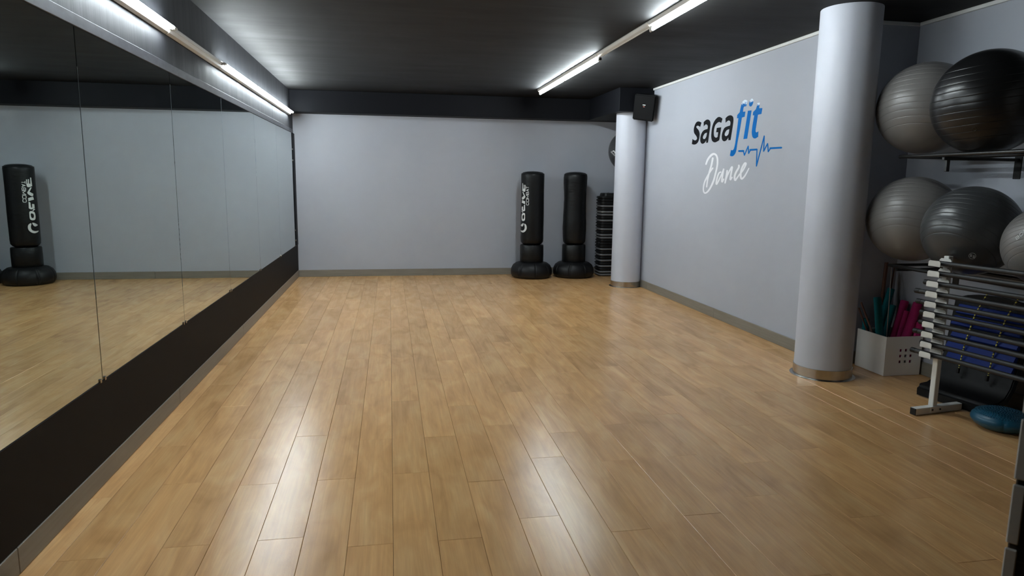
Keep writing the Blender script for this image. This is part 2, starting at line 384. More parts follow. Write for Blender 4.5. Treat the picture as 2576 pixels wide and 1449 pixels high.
for k in range(k0, k1+1):
    x0, x1 = max(-.008+PW*k, XL+.001), min(-.008+PW*(k+1), XA-.001)
    if x1-x0 < .02: continue
    j = known.get(k, (3.57 if k % 2 == 0 else 4.15)+random.uniform(-.16, .16))
    ya = j-PL*math.ceil((j-Y_FRONT)/PL)
    yend = YB if x0 < XA else Y_STEP
    segs = []
    while ya < YB-.01:
        a, b = max(ya, Y_FRONT), min(ya+PL, YB); ya += PL
        if b-a > .02: segs.append((a, b))
    for a, b in segs:
        if x0 > XR-.03:                                                  # cut off at the solid of the right wall
            if a < Y_STEP < b: b = Y_STEP+.03
            elif a < Y_REC < b: a = Y_REC-.03
            elif a >= Y_STEP and b <= Y_REC: continue
            if b-a < .02: continue
        cx, cy = (x0+x1)/2, (a+b)/2
        vis = b > 1.75 and not (cx > 3.2 and b < 2.3) and not (x0 > XR and b < 2.6)
        if vis and n_pl < 300:
            key = (round(x1-x0, 3), round(b-a, 3))
            if key not in cache: cache[key] = plank_mesh(*key)
            o = link('plank', cache[key], floor, Vector((cx, cy, 0))-fl_loc); n_pl += 1
            o.rotation_euler = (random.gauss(0, .0004), random.gauss(0, .0012), 0)
        else:
            add_box(rest, (x0+GAP, a+GAP, -TH), (x1-GAP, b-GAP, 0), .0012)
r_ = put('planks_near_entrance', rest, 'plank', floor); tag(r_, 'laminate planks behind the viewer', kind='stuff')

# columns
def column(cx, cy, r, ztop, label):
    root = thing('column', (cx, cy, 0), label, kind='structure')
    rnd = random.Random(int(cy*10))
    put('shaft', add_lathe(B_(), [(r, .085), (r, .5), (r*1.002, 1.2), (r, 2.2), (r*1.003, ztop-.12), (r*1.004, ztop)], (cx, cy, 0), 72,
        lambda t, z: 1+.004*math.sin(5*t+z)+.003*math.sin(11*t)), 'column', root, True)
    put('steel_ring', add_lathe(B_(), [(r+.006, .004), (r+.006, .086), (r+.001, .088)], (cx, cy, 0), 72), 'steel', root, True)
    put('floor_plate', add_lathe(B_(), [(r+.03, 0.0005), (r+.03, .003), (r+.026, .005), (r, .005)], (cx, cy, 0), 72), 'steel', root, True)
column(3.59, 5.075, .226, ZC, 'round grey column beside the exercise balls')
column(3.605, 10.09, .224, BEAM_Z, 'round grey column below the black loudspeaker')

# ------------------------------------------------------------------ MIRRORS
edges = [2.275, 3.772, 5.245, 6.737, 8.275, 9.80, 11.345]
ordn = ['at the left edge of the picture', 'fifth', 'fourth', 'third', 'second', 'first']
tilt = [0.0, 0.0, 0.0, 0.0, 0.0, 0.0]
for i in range(6):
    a, b = edges[i]+.0035, edges[i+1]-.0035
    lab = 'tall frameless wall mirror panel '+(ordn[i] if i == 0 else ordn[i]+' in the row from the back corner')
    root = thing('mirror_panel', (XL+.012, (a+b)/2, .533), lab, 'mirror', 'mirror panels in a row on the left wall')
    box('glass', (XL+.004, a, .535), (XL+.010, b, 2.302), 'mirror', root, bevel=.0012)
    for yy in (a+.02, b-.03):
        box('clip', (XL+.010, yy-.008, .527), (XL+.017, yy+.008, .548), 'steel', root, bevel=.002)
    if i == 5:
        for zz in (.62, .78, 1.88, 2.05):
            box('clip', (XL+.010, b-.004, zz-.012), (XL+.018, b+.018, zz+.012), 'steel', root, bevel=.002)

# ------------------------------------------------------------------ FLUORESCENT BATTENS
def batten(y0, y1, lit, side, label, group):
    if side == 'L': cx, cz, out, up = XL, 2.592, Vector((1, 0, 0)), Vector((0, 0, 1))
    else: cx, cz, out, up = 2.228, ZC, Vector((0, 0, -1)), Vector((1, 0, 0))
    base = Vector((cx, (y0+y1)/2, cz))
    root = thing('fluorescent_batten', base, label, 'lamp', group)
    a, b = y0+.006, y1-.006
    # housing: a shallow trapezoid channel
    prof = [(0, -.036), (.010, -.040), (.034, -.030), (.042, -.016), (.042, .016), (.034, .030), (.010, .040), (0, .036)]
    loop = [Vector((cx, a, cz)) + out*p + up*q for p, q in prof]
    put('housing', add_prism(B_(), loop, (0, b-a, 0)), 'white', root)
    tc_ = Vector((cx, 0, cz)) + out*.066
    for yy, d in ((a+.012, 1), (b-.012, -1)):
        p = Vector((tc_.x, yy, tc_.z)); bm = B_()
        o1 = out*.004; lo_ = [p - out*.028 - up*.012, p - out*.028 + up*.012, p + out*.012 + up*.010, p + out*.018, p + out*.012 - up*.010]
        add_prism(bm, [q+Vector((0, -.011, 0)) for q in lo_], (0, .022, 0)); put('lamp_holder', bm, 'white', root)
    if lit:
        put('tube', add_sweep(B_(), [(tc_.x, a+.024, tc_.z), (tc_.x, b-.024, tc_.z)], .0135, 16), 'tube', root, True)
    else:
        put('reflector_rib', add_prism(B_(), [Vector((cx, a+.03, cz))+out*.042+up*q+out*p for p, q in ((0, -.006), (.006, -.004), (.006, .004), (0, .006))], (0, b-a-.06, 0)), 'white', root)
    return root
GL, GR = 'fluorescent battens along the mirror wall', 'fluorescent battens in a row on the ceiling'
batten(2.255, 3.735, True, 'L', 'lit fluorescent batten on the mirror wall just outside the picture', GL)
batten(3.735, 5.215, True, 'L', 'lit fluorescent batten on the mirror wall, nearest in view', GL)
batten(5.215, 6.695, False, 'L', 'unlit fluorescent batten without tube on the mirror wall', GL)
batten(6.695, 8.17, True, 'L', 'lit fluorescent batten on the mirror wall, just beyond the unlit one', GL)
batten(8.17, 9.64, True, 'L', 'lit fluorescent batten on the mirror wall, second from the back corner', GL)
batten(9.64, 11.12, True, 'L', 'lit fluorescent batten on the mirror wall, next to the back corner', GL)
batten(4.32, 5.81, True, 'R', 'lit fluorescent batten on the ceiling, nearest in view', GR)
bu = batten(5.81, 7.30, False, 'R', 'unlit fluorescent batten without tube on the ceiling', GR)
batten(7.30, 8.80, True, 'R', 'lit fluorescent batten on the ceiling beyond the unlit one', GR)
batten(8.80, 10.27, True, 'R', 'lit fluorescent batten on the ceiling, farthest of its row', GR)
tube('tube_socket', (2.228, 7.262, ZC-.066), (2.228, 7.286, ZC-.066), .015, 'blackplastic', bu)

# ------------------------------------------------------------------ WALL LETTERING
def wallmap(cr, off=.0007):
    def f(x, y):
        px = cr(x, y); return on(px[0], px[1], 0, XR-off)
    return f
K1 = crop(1725, 240, 9.056); K2 = crop(1820, 230, 7.244); K3 = crop(1750, 370, 11.147)
c = 1
wl = thing('wall_lettering', on(1850, 300, 0, XR), 'black and blue gym name lettering with pulse line on the grey wall', 'sign')
def letter(loops, cr, m, root, label=None, name='letter'):
    o = put(name, add_outline(B_(), loops, wallmap(cr)), m, root); tag(o, label); return o
letter([[(360, 620, c), (300, 592), (245, 610), (205, 680), (183, 770), (190, 850), (225, 905), (252, 950), (255, 990), (225, 1022), (185, 1015), (155, 988, c),
         (138, 1105, c), (190, 1122), (250, 1100), (295, 1030), (317, 920), (312, 840), (285, 780), (250, 740), (243, 712), (265, 692), (300, 698), (328, 722, c)]], K1, 'vinylblack', wl)
letter([[(408, 610, c), (460, 560), (515, 550), (555, 590), (565, 660), (553, 760), (535, 880), (508, 1075, c), (465, 1082, c), (468, 1025, c), (430, 1080), (380, 1103),
         (340, 1070), (330, 990), (350, 890), (390, 815), (440, 780), (495, 765, c), (503, 720), (495, 680), (465, 660), (435, 678), (410, 710, c)],
        [(485, 850, c), (440, 865), (402, 920), (392, 965), (410, 995), (440, 985), (468, 940)]], K1, 'vinylblack', wl)
letter([[(838, 530, c), (780, 492), (720, 505), (650, 590), (605, 710), (585, 850), (582, 960), (605, 1040), (660, 1070), (710, 1055), (765, 1020, c), (810, 725, c), (708, 740, c),
         (692, 840, c), (740, 838, c), (725, 945, c), (690, 963), (650, 930), (640, 850), (650, 760), (675, 680), (720, 625), (765, 605), (810, 628, c)]], K1, 'vinylblack', wl)
letter([[(905, 520, c), (960, 470), (1025, 453), (1075, 485), (1088, 560), (1075, 680), (1050, 840), (1022, 1018, c), (970, 1022, c), (972, 960, c), (930, 1020), (875, 1047), (830, 1010),
         (820, 930), (840, 830), (880, 745), (940, 708), (1010, 685, c), (1018, 630), (1010, 590), (980, 572), (945, 590), (908, 625, c)],
        [(993, 770, c), (940, 790), (902, 840), (888, 890), (905, 925), (940, 920), (977, 870)]], K1, 'vinylblack', wl)
letter([[(440, 172, c), (395, 152), (345, 190), (318, 270), (295, 380, c), (250, 430, c), (245, 492, c), (272, 485, c), (240, 740), (215, 930), (190, 1040), (165, 1070), (135, 1065, c),
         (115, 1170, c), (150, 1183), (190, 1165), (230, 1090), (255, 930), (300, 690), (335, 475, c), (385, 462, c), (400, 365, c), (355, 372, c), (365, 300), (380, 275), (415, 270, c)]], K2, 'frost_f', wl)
letter([[(445, 352, c), (512, 345, c), (432, 860, c), (362, 870, c)]], K2, 'vinylblue', wl)
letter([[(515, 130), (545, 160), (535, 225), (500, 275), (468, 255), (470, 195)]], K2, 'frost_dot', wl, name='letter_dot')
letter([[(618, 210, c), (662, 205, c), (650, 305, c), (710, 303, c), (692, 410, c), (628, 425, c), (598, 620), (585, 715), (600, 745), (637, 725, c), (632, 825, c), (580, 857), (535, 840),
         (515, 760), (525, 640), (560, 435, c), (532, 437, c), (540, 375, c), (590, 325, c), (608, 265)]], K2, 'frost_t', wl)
bm = B_(); wm = wallmap(K2)
for st, wd in (([(283, 1087), (362, 1084)], 34), ([(362, 1084), (381, 1163), (450, 998), (458, 1130), (490, 1070)], 20), ([(488, 1066), (606, 1058)], 34),
               ([(610, 1060), (600, 1360), (742, 812), (732, 1090), (803, 950), (815, 1100), (855, 1040)], 20), ([(855, 1036), (1053, 1025)], 34)):
    add_stroke(bm, st, wd, wm, sharp=True)
put('pulse_line', bm, 'vinylblue', wl)
sl = thing('script_lettering', on(1825, 440, 0, XR), 'white handwritten style lettering below the black and blue lettering', 'sign')
wm = wallmap(K3)
for strokes in ([([(480, 312), (440, 520), (385, 700), (338, 900), (308, 1115)], [52, 50, 44, 40]),
                 ([(290, 480), (340, 350), (430, 235), (510, 192), (580, 235), (612, 350), (605, 520), (562, 720), (510, 920), (430, 1110), (340, 1245), (262, 1290), (222, 1235), (220, 1120), (255, 970), (320, 840), (400, 700), (480, 590)], [44, 62, 50, 46, 52, 44, 36, 46, 40])],
                [([(700, 700), (650, 735), (605, 860), (578, 1000), (590, 1040), (650, 930), (720, 780), (785, 620)], [40, 44, 40, 36]), ([(785, 620), (755, 790), (735, 930), (745, 975), (785, 900)], [44, 48, 40])],
                [([(885, 665), (865, 800), (825, 1005)], [48, 52, 42]), ([(835, 960), (890, 800), (965, 640), (1022, 555), (1005, 680), (975, 850), (975, 915), (1020, 850)], [36, 40, 50, 48, 40])],
                [([(1212, 515), (1205, 580), (1130, 710), (1092, 830), (1105, 930), (1150, 880), (1240, 750)], [48, 52, 56, 46, 36])],
                [([(1240, 760), (1320, 660), (1385, 540), (1410, 460), (1370, 460), (1300, 590), (1265, 730), (1265, 840), (1295, 890), (1370, 820), (1440, 700), (1492, 595)], [36, 46, 48, 52, 56, 44, 28])]):
    bm = B_()
    for st, wd in strokes: add_stroke(bm, st, wd, wm)
    put('letter', bm, 'vinylwhite', sl)

# ------------------------------------------------------------------ PUNCHING BAGS
def bag(cx, cy, label, seed, lump, lean):
    root = thing('punching_bag', (cx, cy, 0), label, 'punching bag', 'free standing punching bags by the back wall')
    gr_ = [math.radians(a) for a in range(-90, 270, 45)]
    def groove(t, z):
        d = 0
        for i, g in enumerate(gr_):
            g = g + (.35 if seed == 2 else 0)
            for off_ in ((0,) if i % 2 == 0 else (-.05, .05)):
                x = (t-g-off_+math.pi) % (2*math.pi)-math.pi; d += math.exp(-(x/.022)**2)
        return 1-.03*d*(1 if .03 < z < .27 else 0)
    put('base', add_lathe(B_(), [(0, .004), (.30, .004), (.325, .02), (.344, .06), (.347, .11), (.338, .16), (.312, .21), (.26, .248), (.20, .262), (0, .264)], (cx, cy, 0), 220, groove), 'blackplastic', root, True)
    put('collar', add_lathe(B_(), [(0, .262), (.19, .262), (.197, .272), (.199, .40), (.197, .535), (.190, .548), (0, .552)], (cx, cy, 0), 56), 'leather', root, True)
    prof = [(0, .552), (.135, .552), (.165, .57), (.188, .60), (.193, .66)]
    zs = [.72+.045*i for i in range(22)]
    prof += [(.192+lump*math.sin(7.1*z+seed)*.6, z) for z in zs] + [(.193, 1.70), (.185, 1.722), (.160, 1.742), (.09, 1.757), (0, 1.762)]
    def wr(t, z):
        q = noise.noise(Vector((math.cos(t)*1.4, math.sin(t)*1.4, z*9+seed*5)))
        return 1+lump*2.2*q+lump*1.5*noise.noise(Vector((math.cos(t)*2.5, math.sin(t)*2.5, z*26)))
    b_ = add_lathe(B_(), prof, (cx, cy, 0), 72, wr)
    put('bag', b_, 'leather', root, True)
    # rim seam round the top
    put('top_seam', add_lathe(B_(), [(.186, 1.712), (.1945, 1.716), (.1945, 1.720), (.186, 1.724)], (cx, cy, 0), 72), 'leather', root, True)
    return root
bg1 = bag(2.335, 11.2, 'black punching bag with white print down its left side', 1, .0032, 0)
bg2 = bag(3.065, 11.205, 'plain black creased punching bag next to the step stack', 2, .009, 0)
def cylmap(cr, cx, cy, r):
    def f(x, y):
        d = ray(*cr(x, y)); ax_, ay = -cx, -cy
        A_ = d.x*d.x+d.y*d.y; B2 = d.x*ax_+d.y*ay; C_ = ax_*ax_+ay*ay-r*r; D = max(B2*B2-A_*C_, 0)
        return CAM + d*((-B2-math.sqrt(D))/A_)
    return f
K4 = crop(1295, 425, 8.056); cm = cylmap(K4, 2.335, 11.2, .1990)
for loops in ([[(122, 1138), (150, 1108), (180, 1102), (172, 1140), (155, 1165), (135, 1160)]],
              [[(200, 1108), (230, 1135), (242, 1180), (235, 1230), (205, 1270), (165, 1288), (130, 1272), (118, 1243), (150, 1250), (185, 1235), (200, 1200), (200, 1160), (192, 1125)]]):
    put('print_emblem', add_outline(B_(), loops, cm, 3), 'print', bg1)
for loops in ([[(150, 905), (178, 890), (205, 905), (208, 960), (205, 1030), (180, 1055), (147, 1045), (138, 1000), (140, 940)], [(160, 945), (180, 930), (192, 945), (190, 990), (178, 1015), (160, 1008), (155, 970)]],
              [[(135, 855, c), (150, 845, c), (168, 880, c), (158, 888, c)]],
              [[(142, 765, c), (168, 762, c), (168, 820), (180, 822), (186, 735, c), (208, 722, c), (210, 840, c), (180, 860), (140, 835, c)]],
              [[(148, 630, c), (210, 658, c), (208, 714, c), (142, 684, c)]],
              [[(145, 578, c), (184, 545, c), (156, 465, c), (172, 465, c), (215, 558, c), (205, 588), (165, 622), (146, 612, c)]],
              [[(155, 290, c), (166, 287, c), (169, 400, c), (183, 400, c), (182, 320, c), (195, 318, c), (197, 398, c), (206, 395, c), (205, 325, c), (218, 322, c), (215, 440), (190, 462), (150, 440, c)]]):
    put('print_letter', add_outline(B_(), loops, cm, 3), 'print', bg1)
yy = 735
for ch, wd in zip('COMBAT', (58, 64, 74, 54, 52, 46)):
    x0 = 286+(yy-735)*(-.018)*-1*.2
    bm = B_(); add_glyph(bm, ch, (x0-4-(735-yy)*.002, yy-3), (0, -(wd-8)), (-48, 0), 9, cm)
    put('print_letter', bm, 'print', bg1); yy -= wd+7

# ------------------------------------------------------------------ STEP STACK
def rrect(x0, y0, x1, y1, r, z, n=3):
    out = []
    for cx, cy, a0 in ((x1-r, y1-r, 0), (x0+r, y1-r, 90), (x0+r, y0+r, 180), (x1-r, y0+r, 270)):
        for k in range(n+1):
            a = math.radians(a0+90*k/n); out.append(Vector((cx+r*math.cos(a), cy+r*math.sin(a), z)))
    return out
def add_loft(bm, loops):
    rings = [[bm.verts.new(p) for p in l] for l in loops]; n = len(rings[0])
    for a, b in zip(rings, rings[1:]):
        for k in range(n): bm.faces.new((a[k], a[(k+1) % n], b[(k+1) % n], b[k]))
    bm.faces.new(rings[0][::-1]); bm.faces.new(rings[-1]); bmesh.ops.recalc_face_normals(bm, faces=bm.faces[:]); return bm
seq = 'bbbgbggbgbbgbggbbbgbgbgbgbgg'
words = ['topmost', 'second', 'third', 'fourth', 'fifth', 'sixth', 'seventh', 'eighth', 'ninth', 'tenth', 'eleventh', 'twelfth', 'thirteenth', 'fourteenth', 'fifteenth', 'sixteenth', 'seventeenth',
         'eighteenth', 'nineteenth', 'twentieth', 'twenty-first', 'twenty-second', 'twenty-third', 'twenty-fourth', 'twenty-fifth', 'twenty-sixth', 'twenty-seventh', 'lowest']
SX0, SX1, SY0, SY1, SP = 3.512, 4.19, 11.165, 11.50, .0487
for i, ch in enumerate(seq):
    z0 = SP*(len(seq)-1-i); jx = random.uniform(-.002, .002); jy = random.uniform(-.002, .002)
    kind = 'black' if ch == 'b' else 'grey rimmed'
    pos = 'topmost of its tall stack' if i == 0 else 'lowest of its tall stack' if i == 27 else words[i]+' from the top of its stack'
    root = thing('aerobic_step', ((SX0+SX1)/2+jx, (SY0+SY1)/2+jy, z0), kind+' aerobic step platform, '+pos, 'step', 'stacked aerobic steps by the far column')
    a, b, c_, d_ = SX0+jx, SY0+jy, SX1+jx, SY1+jy
    put('deck', add_loft(B_(), [rrect(a+.016, b+.016, c_-.016, d_-.016, .05, z0+.001), rrect(a+.016, b+.016, c_-.016, d_-.016, .05, z0+SP-.001)]), 'blackplastic', root, True)
    zz = z0+.012
    put('rim', add_loft(B_(), [rrect(a+.012, b+.012, c_-.012, d_-.012, .05, zz), rrect(a+.002, b+.002, c_-.002, d_-.002, .055, zz+.005), rrect(a, b, c_, d_, .055, zz+.014),
                               rrect(a+.003, b+.003, c_-.003, d_-.003, .055, zz+.024), rrect(a+.013, b+.013, c_-.013, d_-.013, .05, zz+.030)]), 'greyrim' if ch == 'g' else 'blackplastic', root, True)
zt = SP*28
rb = thing('riser_block', (3.9, 11.33, zt), 'black riser block lying on top of the step stack', 'step block')
put('body', add_loft(B_(), [rrect(3.565, 11.185, 4.14, 11.48, .04, zt), rrect(3.575, 11.195, 4.13, 11.47, .045, zt+.045), rrect(3.59, 11.21, 4.11, 11.455, .045, zt+.052)]), 'blackplastic', rb, True)
put('knob', add_lathe(B_(), [(0, 0), (.012, 0), (.012, .006), (.006, .010), (0, .011)], (3.66, 11.25, zt+.052), 16), 'greyrim', rb, True)

# ------------------------------------------------------------------ LOUDSPEAKER
sp = thing('loudspeaker', (3.612, 9.60, 2.655), 'black loudspeaker mounted high in front of the far column', 'speaker',
           rot=(0, 0, 0))
Rm = Matrix.Rotation(math.radians(13), 4, 'X') @ Matrix.Rotation(math.radians(-42), 4, 'Z')
XF = Matrix.Translation((3.612, 9.60, 2.655)) @ Rm
hw, hh, bw, dp = .165, .182, .085, .17
bm = B_(); F_ = [Vector(p) for p in ((-hw, 0, -hh), (hw, 0, -hh), (bw, dp, -hh), (-bw, dp, -hh))]
add_prism(bm, F_, (0, 0, 2*hh)); bmesh.ops.bevel(bm, geom=bm.edges[:], offset=.012, segments=2, affect='EDGES'); bmesh.ops.transform(bm, matrix=XF, verts=bm.verts)
put('cabinet', bm, 'speaker', sp, True)
box('grille', (-hw+.016, -.006, -hh+.016), (hw-.016, .004, hh-.016), 'speaker', sp, .004, 2, XF)
box('badge', (-.022, -.0075, .034), (.022, -.005, .043), 'print', sp, 0, 1, XF)
box('badge', (-.012, -.0075, .010), (.012, -.005, .019), 'redprint', sp, 0, 1, XF)
tube('bracket', XF @ Vector((.04, dp-.02, 0)), (3.70, 9.735, 2.70), .014, 'blackmetal', sp)

# ------------------------------------------------------------------ EXERCISE BALLS AND THEIR RACKS
def ball_bm(c, r, axis, grooves=11, seg=80, rows=56):
    zs = [(-math.cos(math.pi*i/rows), 0) for i in range(rows+1)]
    for g in range(grooves):
        gz = -.66+1.32*g/(grooves-1)
        zs = [q for q in zs if abs(q[0]-gz) > .016] + [(gz-.010, 0), (gz-.0045, .0012), (gz, .0052), (gz+.0045, .0012), (gz+.010, 0)]
    zs.sort(); prof = []
    for z, d in zs:
        k = 1-d; rr_ = math.sqrt(max(1-z*z, 0)); prof.append((rr_*r*k if rr_ > 1e-4 else 0, z*r*k))
    bm = add_lathe(B_(), prof, (0, 0, 0), seg)
    q = Vector((0, 0, 1)).rotation_difference(Vector(axis).normalized()).to_matrix().to_4x4()
    bmesh.ops.transform(bm, matrix=Matrix.Translation(c) @ q, verts=bm.verts); return bm
def ball(c, r, axis, m, label, valve=None, flat=None):
    c = Vector(c); root = thing('exercise_ball', c, label, 'exercise ball', 'exercise balls on the racks')
    put('shell', ball_bm(c, r, axis), m, root, True, origin=(0, 0, 0))
    v = Vector(valve if valve else axis).normalized()
    q = Vector((0, 0, 1)).rotation_difference(v).to_matrix().to_4x4()
    bm = add_lathe(B_(), [(0, r-.004), (.016, r-.004), (.016, r+.001), (.013, r+.002), (.011, r-.001), (0, r-.001)], (0, 0, 0), 20)
    bmesh.ops.transform(bm, matrix=Matrix.Translation(c) @ q, verts=bm.verts); put('valve_plug', bm, m, root, True)
    return root
def sphmap(cr, c, r):
    c = Vector(c)
    def f(x, y):
        d = ray(*cr(x, y)).normalized(); o_ = CAM-c; b_ = o_.dot(d); D = max(b_*b_-o_.length_squared+r*r, 0)
        return CAM + d*(-b_-math.sqrt(D))
    return f
bA, bB = (4.09, 4.79, 2.179), (3.95, 4.068, 2.141)
bD, bE, bF = (4.10, 4.822, 1.325), (4.03, 4.18, 1.278), (4.06, 3.615, 1.224)
ball(bA, .345, (.25, .2, .95), 'ball_grey', 'silver grey exercise ball on the upper rack, next to the column')
v = (on(2389, 364, 1, 3.8)-Vector(bB))
ball(bB, .342, (-.12, .05, 1), 'ball_black', 'large black exercise ball on the upper rack', valve=(-.75, -.48, -.6))
ball((3.97, 3.405, 2.11), .295, (.1, .3, 1), 'ball_grey', 'silver exercise ball on the upper rack cut off by the picture edge')
ball(bD, .334, (.45, .35, .8), 'ball_grey', 'silver grey exercise ball on the lower rack, next to the column')
oE = ball(bE, .310, (.6, .2, .75), 'ball_dark', 'dark grey exercise ball with a round size mark on the lower rack')
oF = ball(bF, .252, (.5, .4, .8), 'ball_grey', 'silver exercise ball with white capital letters on the lower rack')
K5 = crop(2150, 400, 4.263); sm = sphmap(K5, bE, .3115)
bm = B_(); ring_ = [(1262+38*math.cos(t*math.pi/10), 1040+32*math.sin(t*math.pi/10)) for t in range(21)]
add_stroke(bm, ring_, 3.5, sm, sharp=True)
add_glyph(bm, '5', (1290, 1041), (-17, -7), (-8, 20), 5, sm); add_glyph(bm, '5', (1260, 1029), (-17, -7), (-8, 20), 5, sm)
put('size_mark', bm, 'print', oE)
sm = sphmap(K5, bF, .2535)
bm = B_()
for i, ch in enumerate('BOO'):
    add_glyph(bm, ch, (1738+40*i, 868-36*i), (30, -25), (-12, -27), 6, sm)
put('print_letters', bm, 'print', oF)

def ball_rack(y0, y1, x0, x1, z, xw, label, arms, stub=True):
    root = thing('ball_rack', (xw, (y0+y1)/2, z), label, 'rack', 'wall racks for exercise balls')
    tube('rail', (x0, y0, z), (x0, y1, z), .014, 'blackmetal', root)
    tube('rail', (x1, y0, z), (x1, y1, z), .014, 'blackmetal', root)
    for ya in arms:
        br = box('bracket', (x0-.005, ya-.012, z-.036), (xw, ya+.012, z-.014), 'blackmetal', root, .003)
        box('wall_plate', (xw-.006, ya-.03, z-.16), (xw, ya+.03, z+.04), 'blackmetal', br, .002)
        if stub: box('stub', (x0+.02, ya-.012, z-.115), (x0+.045, ya+.012, z-.03), 'blackmetal', br, .003)
    tube('end_rail', (x0, y1, z), (x1, y1, z), .012, 'blackmetal', root)
    return root
ball_rack(2.9, 4.70, 3.83, 4.20, 1.803, XA, 'black tubular wall rack under the upper exercise balls', (3.1, 4.27))
ball_rack(3.24, 4.79, 3.90, 4.25, .962, XA, 'black tubular wall rack under the lower exercise balls', (3.33, 4.70), stub=False)
ball_rack(10.47, 11.03, 3.76, 4.05, 1.742, XA, 'black wall rack under the ball behind the far column', (10.75,), stub=False)
fb = ball((3.838, 10.78, 2.098), .338, (.2, .1, 1), 'ball_far', 'dark slate exercise ball half hidden behind the far column')
K6 = crop(1520, 320, 14.48); sm = sphmap(K6, (3.838, 10.78, 2.098), .340); bm = B_()
add_stroke(bm, [(310, 880), (345, 862), (378, 900), (388, 945)], 26, sm)
for i in range(6): add_stroke(bm, [(262+30*i, 905+29*i-20), (262+30*i-8, 905+29*i+22)], 13, sm, sharp=True)
add_stroke(bm, [(255, 880), (255, 930)], 16, sm, sharp=True)
put('print_mark', bm, 'print', fb)

# ------------------------------------------------------------------ WHITE BOX WITH FOAM TUBES
bx0, bx1, by0, by1, bh, bt = 4.066, 4.41, 4.936, 5.30, .336, .010
wb = thing('storage_box', ((bx0+bx1)/2, (by0+by1)/2, 0), 'white square storage box with nine square holes', 'box')
box('side_panel', (bx0, by0+bt, .002), (bx0+bt, by1, bh), 'box', wb, .001); box('side_panel', (bx1-bt, by0+bt, .002), (bx1, by1, bh), 'box', wb, .001)
box('back_panel', (bx0+bt, by1-bt, .002), (bx1-bt, by1, bh), 'box', wb, .001); box('bottom_panel', (bx0+bt, by0+bt, .002), (bx1-bt, by1-bt, .012), 'box', wb, .001)
bm = B_()
cxs = [bx0]; czs = [.002]
hx, hz, hs, hp = bx0+.135, .108, .024, .049
for i in range(3): cxs += [hx+hp*i, hx+hp*i+hs]; czs += [hz+hp*i, hz+hp*i+hs]
cxs.append(bx1); czs.append(bh)
G = {}
for i, x in enumerate(cxs):
    for j, z in enumerate(czs):
        for k, y in enumerate((by0, by0+bt)): G[i, j, k] = bm.verts.new((x, y, z))
hole = lambda i, j: i in (1, 3, 5) and j in (1, 3, 5)
for i in range(7):
    for j in range(7):
        if hole(i, j):
            for a, b in (((i, j), (i+1, j)), ((i+1, j), (i+1, j+1)), ((i+1, j+1), (i, j+1)), ((i, j+1), (i, j))):
                bm.faces.new((G[(*a, 0)], G[(*b, 0)], G[(*b, 1)], G[(*a, 1)]))
        else:
            for k in (0, 1): bm.faces.new([G[p[0], p[1], k] for p in ((i, j), (i+1, j), (i+1, j+1), (i, j+1))])
for i in range(7):
    for j in (0, 7): bm.faces.new((G[i, j, 0], G[i+1, j, 0], G[i+1, j, 1], G[i, j, 1])); bm.faces.new((G[j, i, 0], G[j, i+1, 0], G[j, i+1, 1], G[j, i, 1]))
bmesh.ops.recalc_face_normals(bm, faces=bm.faces[:]); put('front_panel', bm, 'box', wb)
K7 = crop(2150, 640, 6.586)
def stick_from(p_top, y_top, bot, r, m, name, label, cat, group):
    """top end seen at p_top, standing on the bottom of the box at bot"""
    a = on(*K7(*p_top), 1, y_top); e_ = Vector((*bot, .013+r*.3))
    d = (e_-a).normalized(); bm = B_(); mid = a+(e_-a)*.5
    add_sweep(bm, [a+d*r*.02, a+d*r*.25, mid, e_-d*r*.25, e_], [r*.86, r, r, r, r*.86], 16)
    return tag(put(name, bm, m, None, True), label, cat, group)
FG = 'foam tubes in the white box'
for p, yt, bo, r, m, lab in (
        ((375, 706), 5.14, (4.12, 5.02), .031, 'teal', 'teal foam tube standing steepest at the front of the white box'),
        ((606, 562), 5.26, (4.17, 5.25), .030, 'teal', 'teal foam tube reaching highest in the white box'),
        ((640, 838), 5.20, (4.18, 5.168), .025, 'teal', 'short teal foam tube beside the pink ones in the white box'),
        ((185, 1060), 5.25, (4.11, 5.225), .028, 'teal', 'low teal foam tube at the left back of the white box'),
        ((835, 765), 5.165, (4.24, 5.14), .033, 'pink', 'pink foam tube leaning right behind the others in the white box'),
        ((868, 935), 5.09, (4.23, 5.07), .022, 'pink', 'slim pink foam tube between two thicker pink ones'),
        ((1050, 800), 5.02, (4.22, 5.0), .036, 'pink', 'thick pink foam tube second from the right in the white box'),
        ((1080, 1125), 4.985, (4.34, 4.985), .033, 'pink', 'low pink foam tube at the right corner of the white box')):
    stick_from(p, yt, bo, r, m, 'foam_tube', lab, 'foam tube', FG)
WG = 'thin sticks standing in the white box'
for p, yt, bo, r, m, nm, lab, ct in (
        ((105, 790), 5.27, (4.175, 5.035), .008, 'stick', 'wooden_stick', 'reddish brown stick leaning left out of the white box', 'stick'),
        ((65, 885), 5.28, (4.185, 5.11), .007, 'stick', 'wooden_stick', 'dark brown stick leaning left lowest out of the white box', 'stick'),
        ((620, 150), 5.30, (4.084, 4.953), .004, 'palestick', 'wooden_stick', 'thin pale stick reaching up to the lower ball', 'stick'),
        ((660, 205), 5.325, (4.30, 5.278), .006, 'stick', 'wooden_stick', 'thin brown stick standing almost upright in the corner', 'stick'),
        ((530, 130), 5.32, (4.236, 5.268), .016, 'stick', 'wooden_pole', 'thick dark brown pole standing in the alcove corner', 'pole')):
    stick_from(p, yt, bo, r, m, nm, lab, ct, WG)

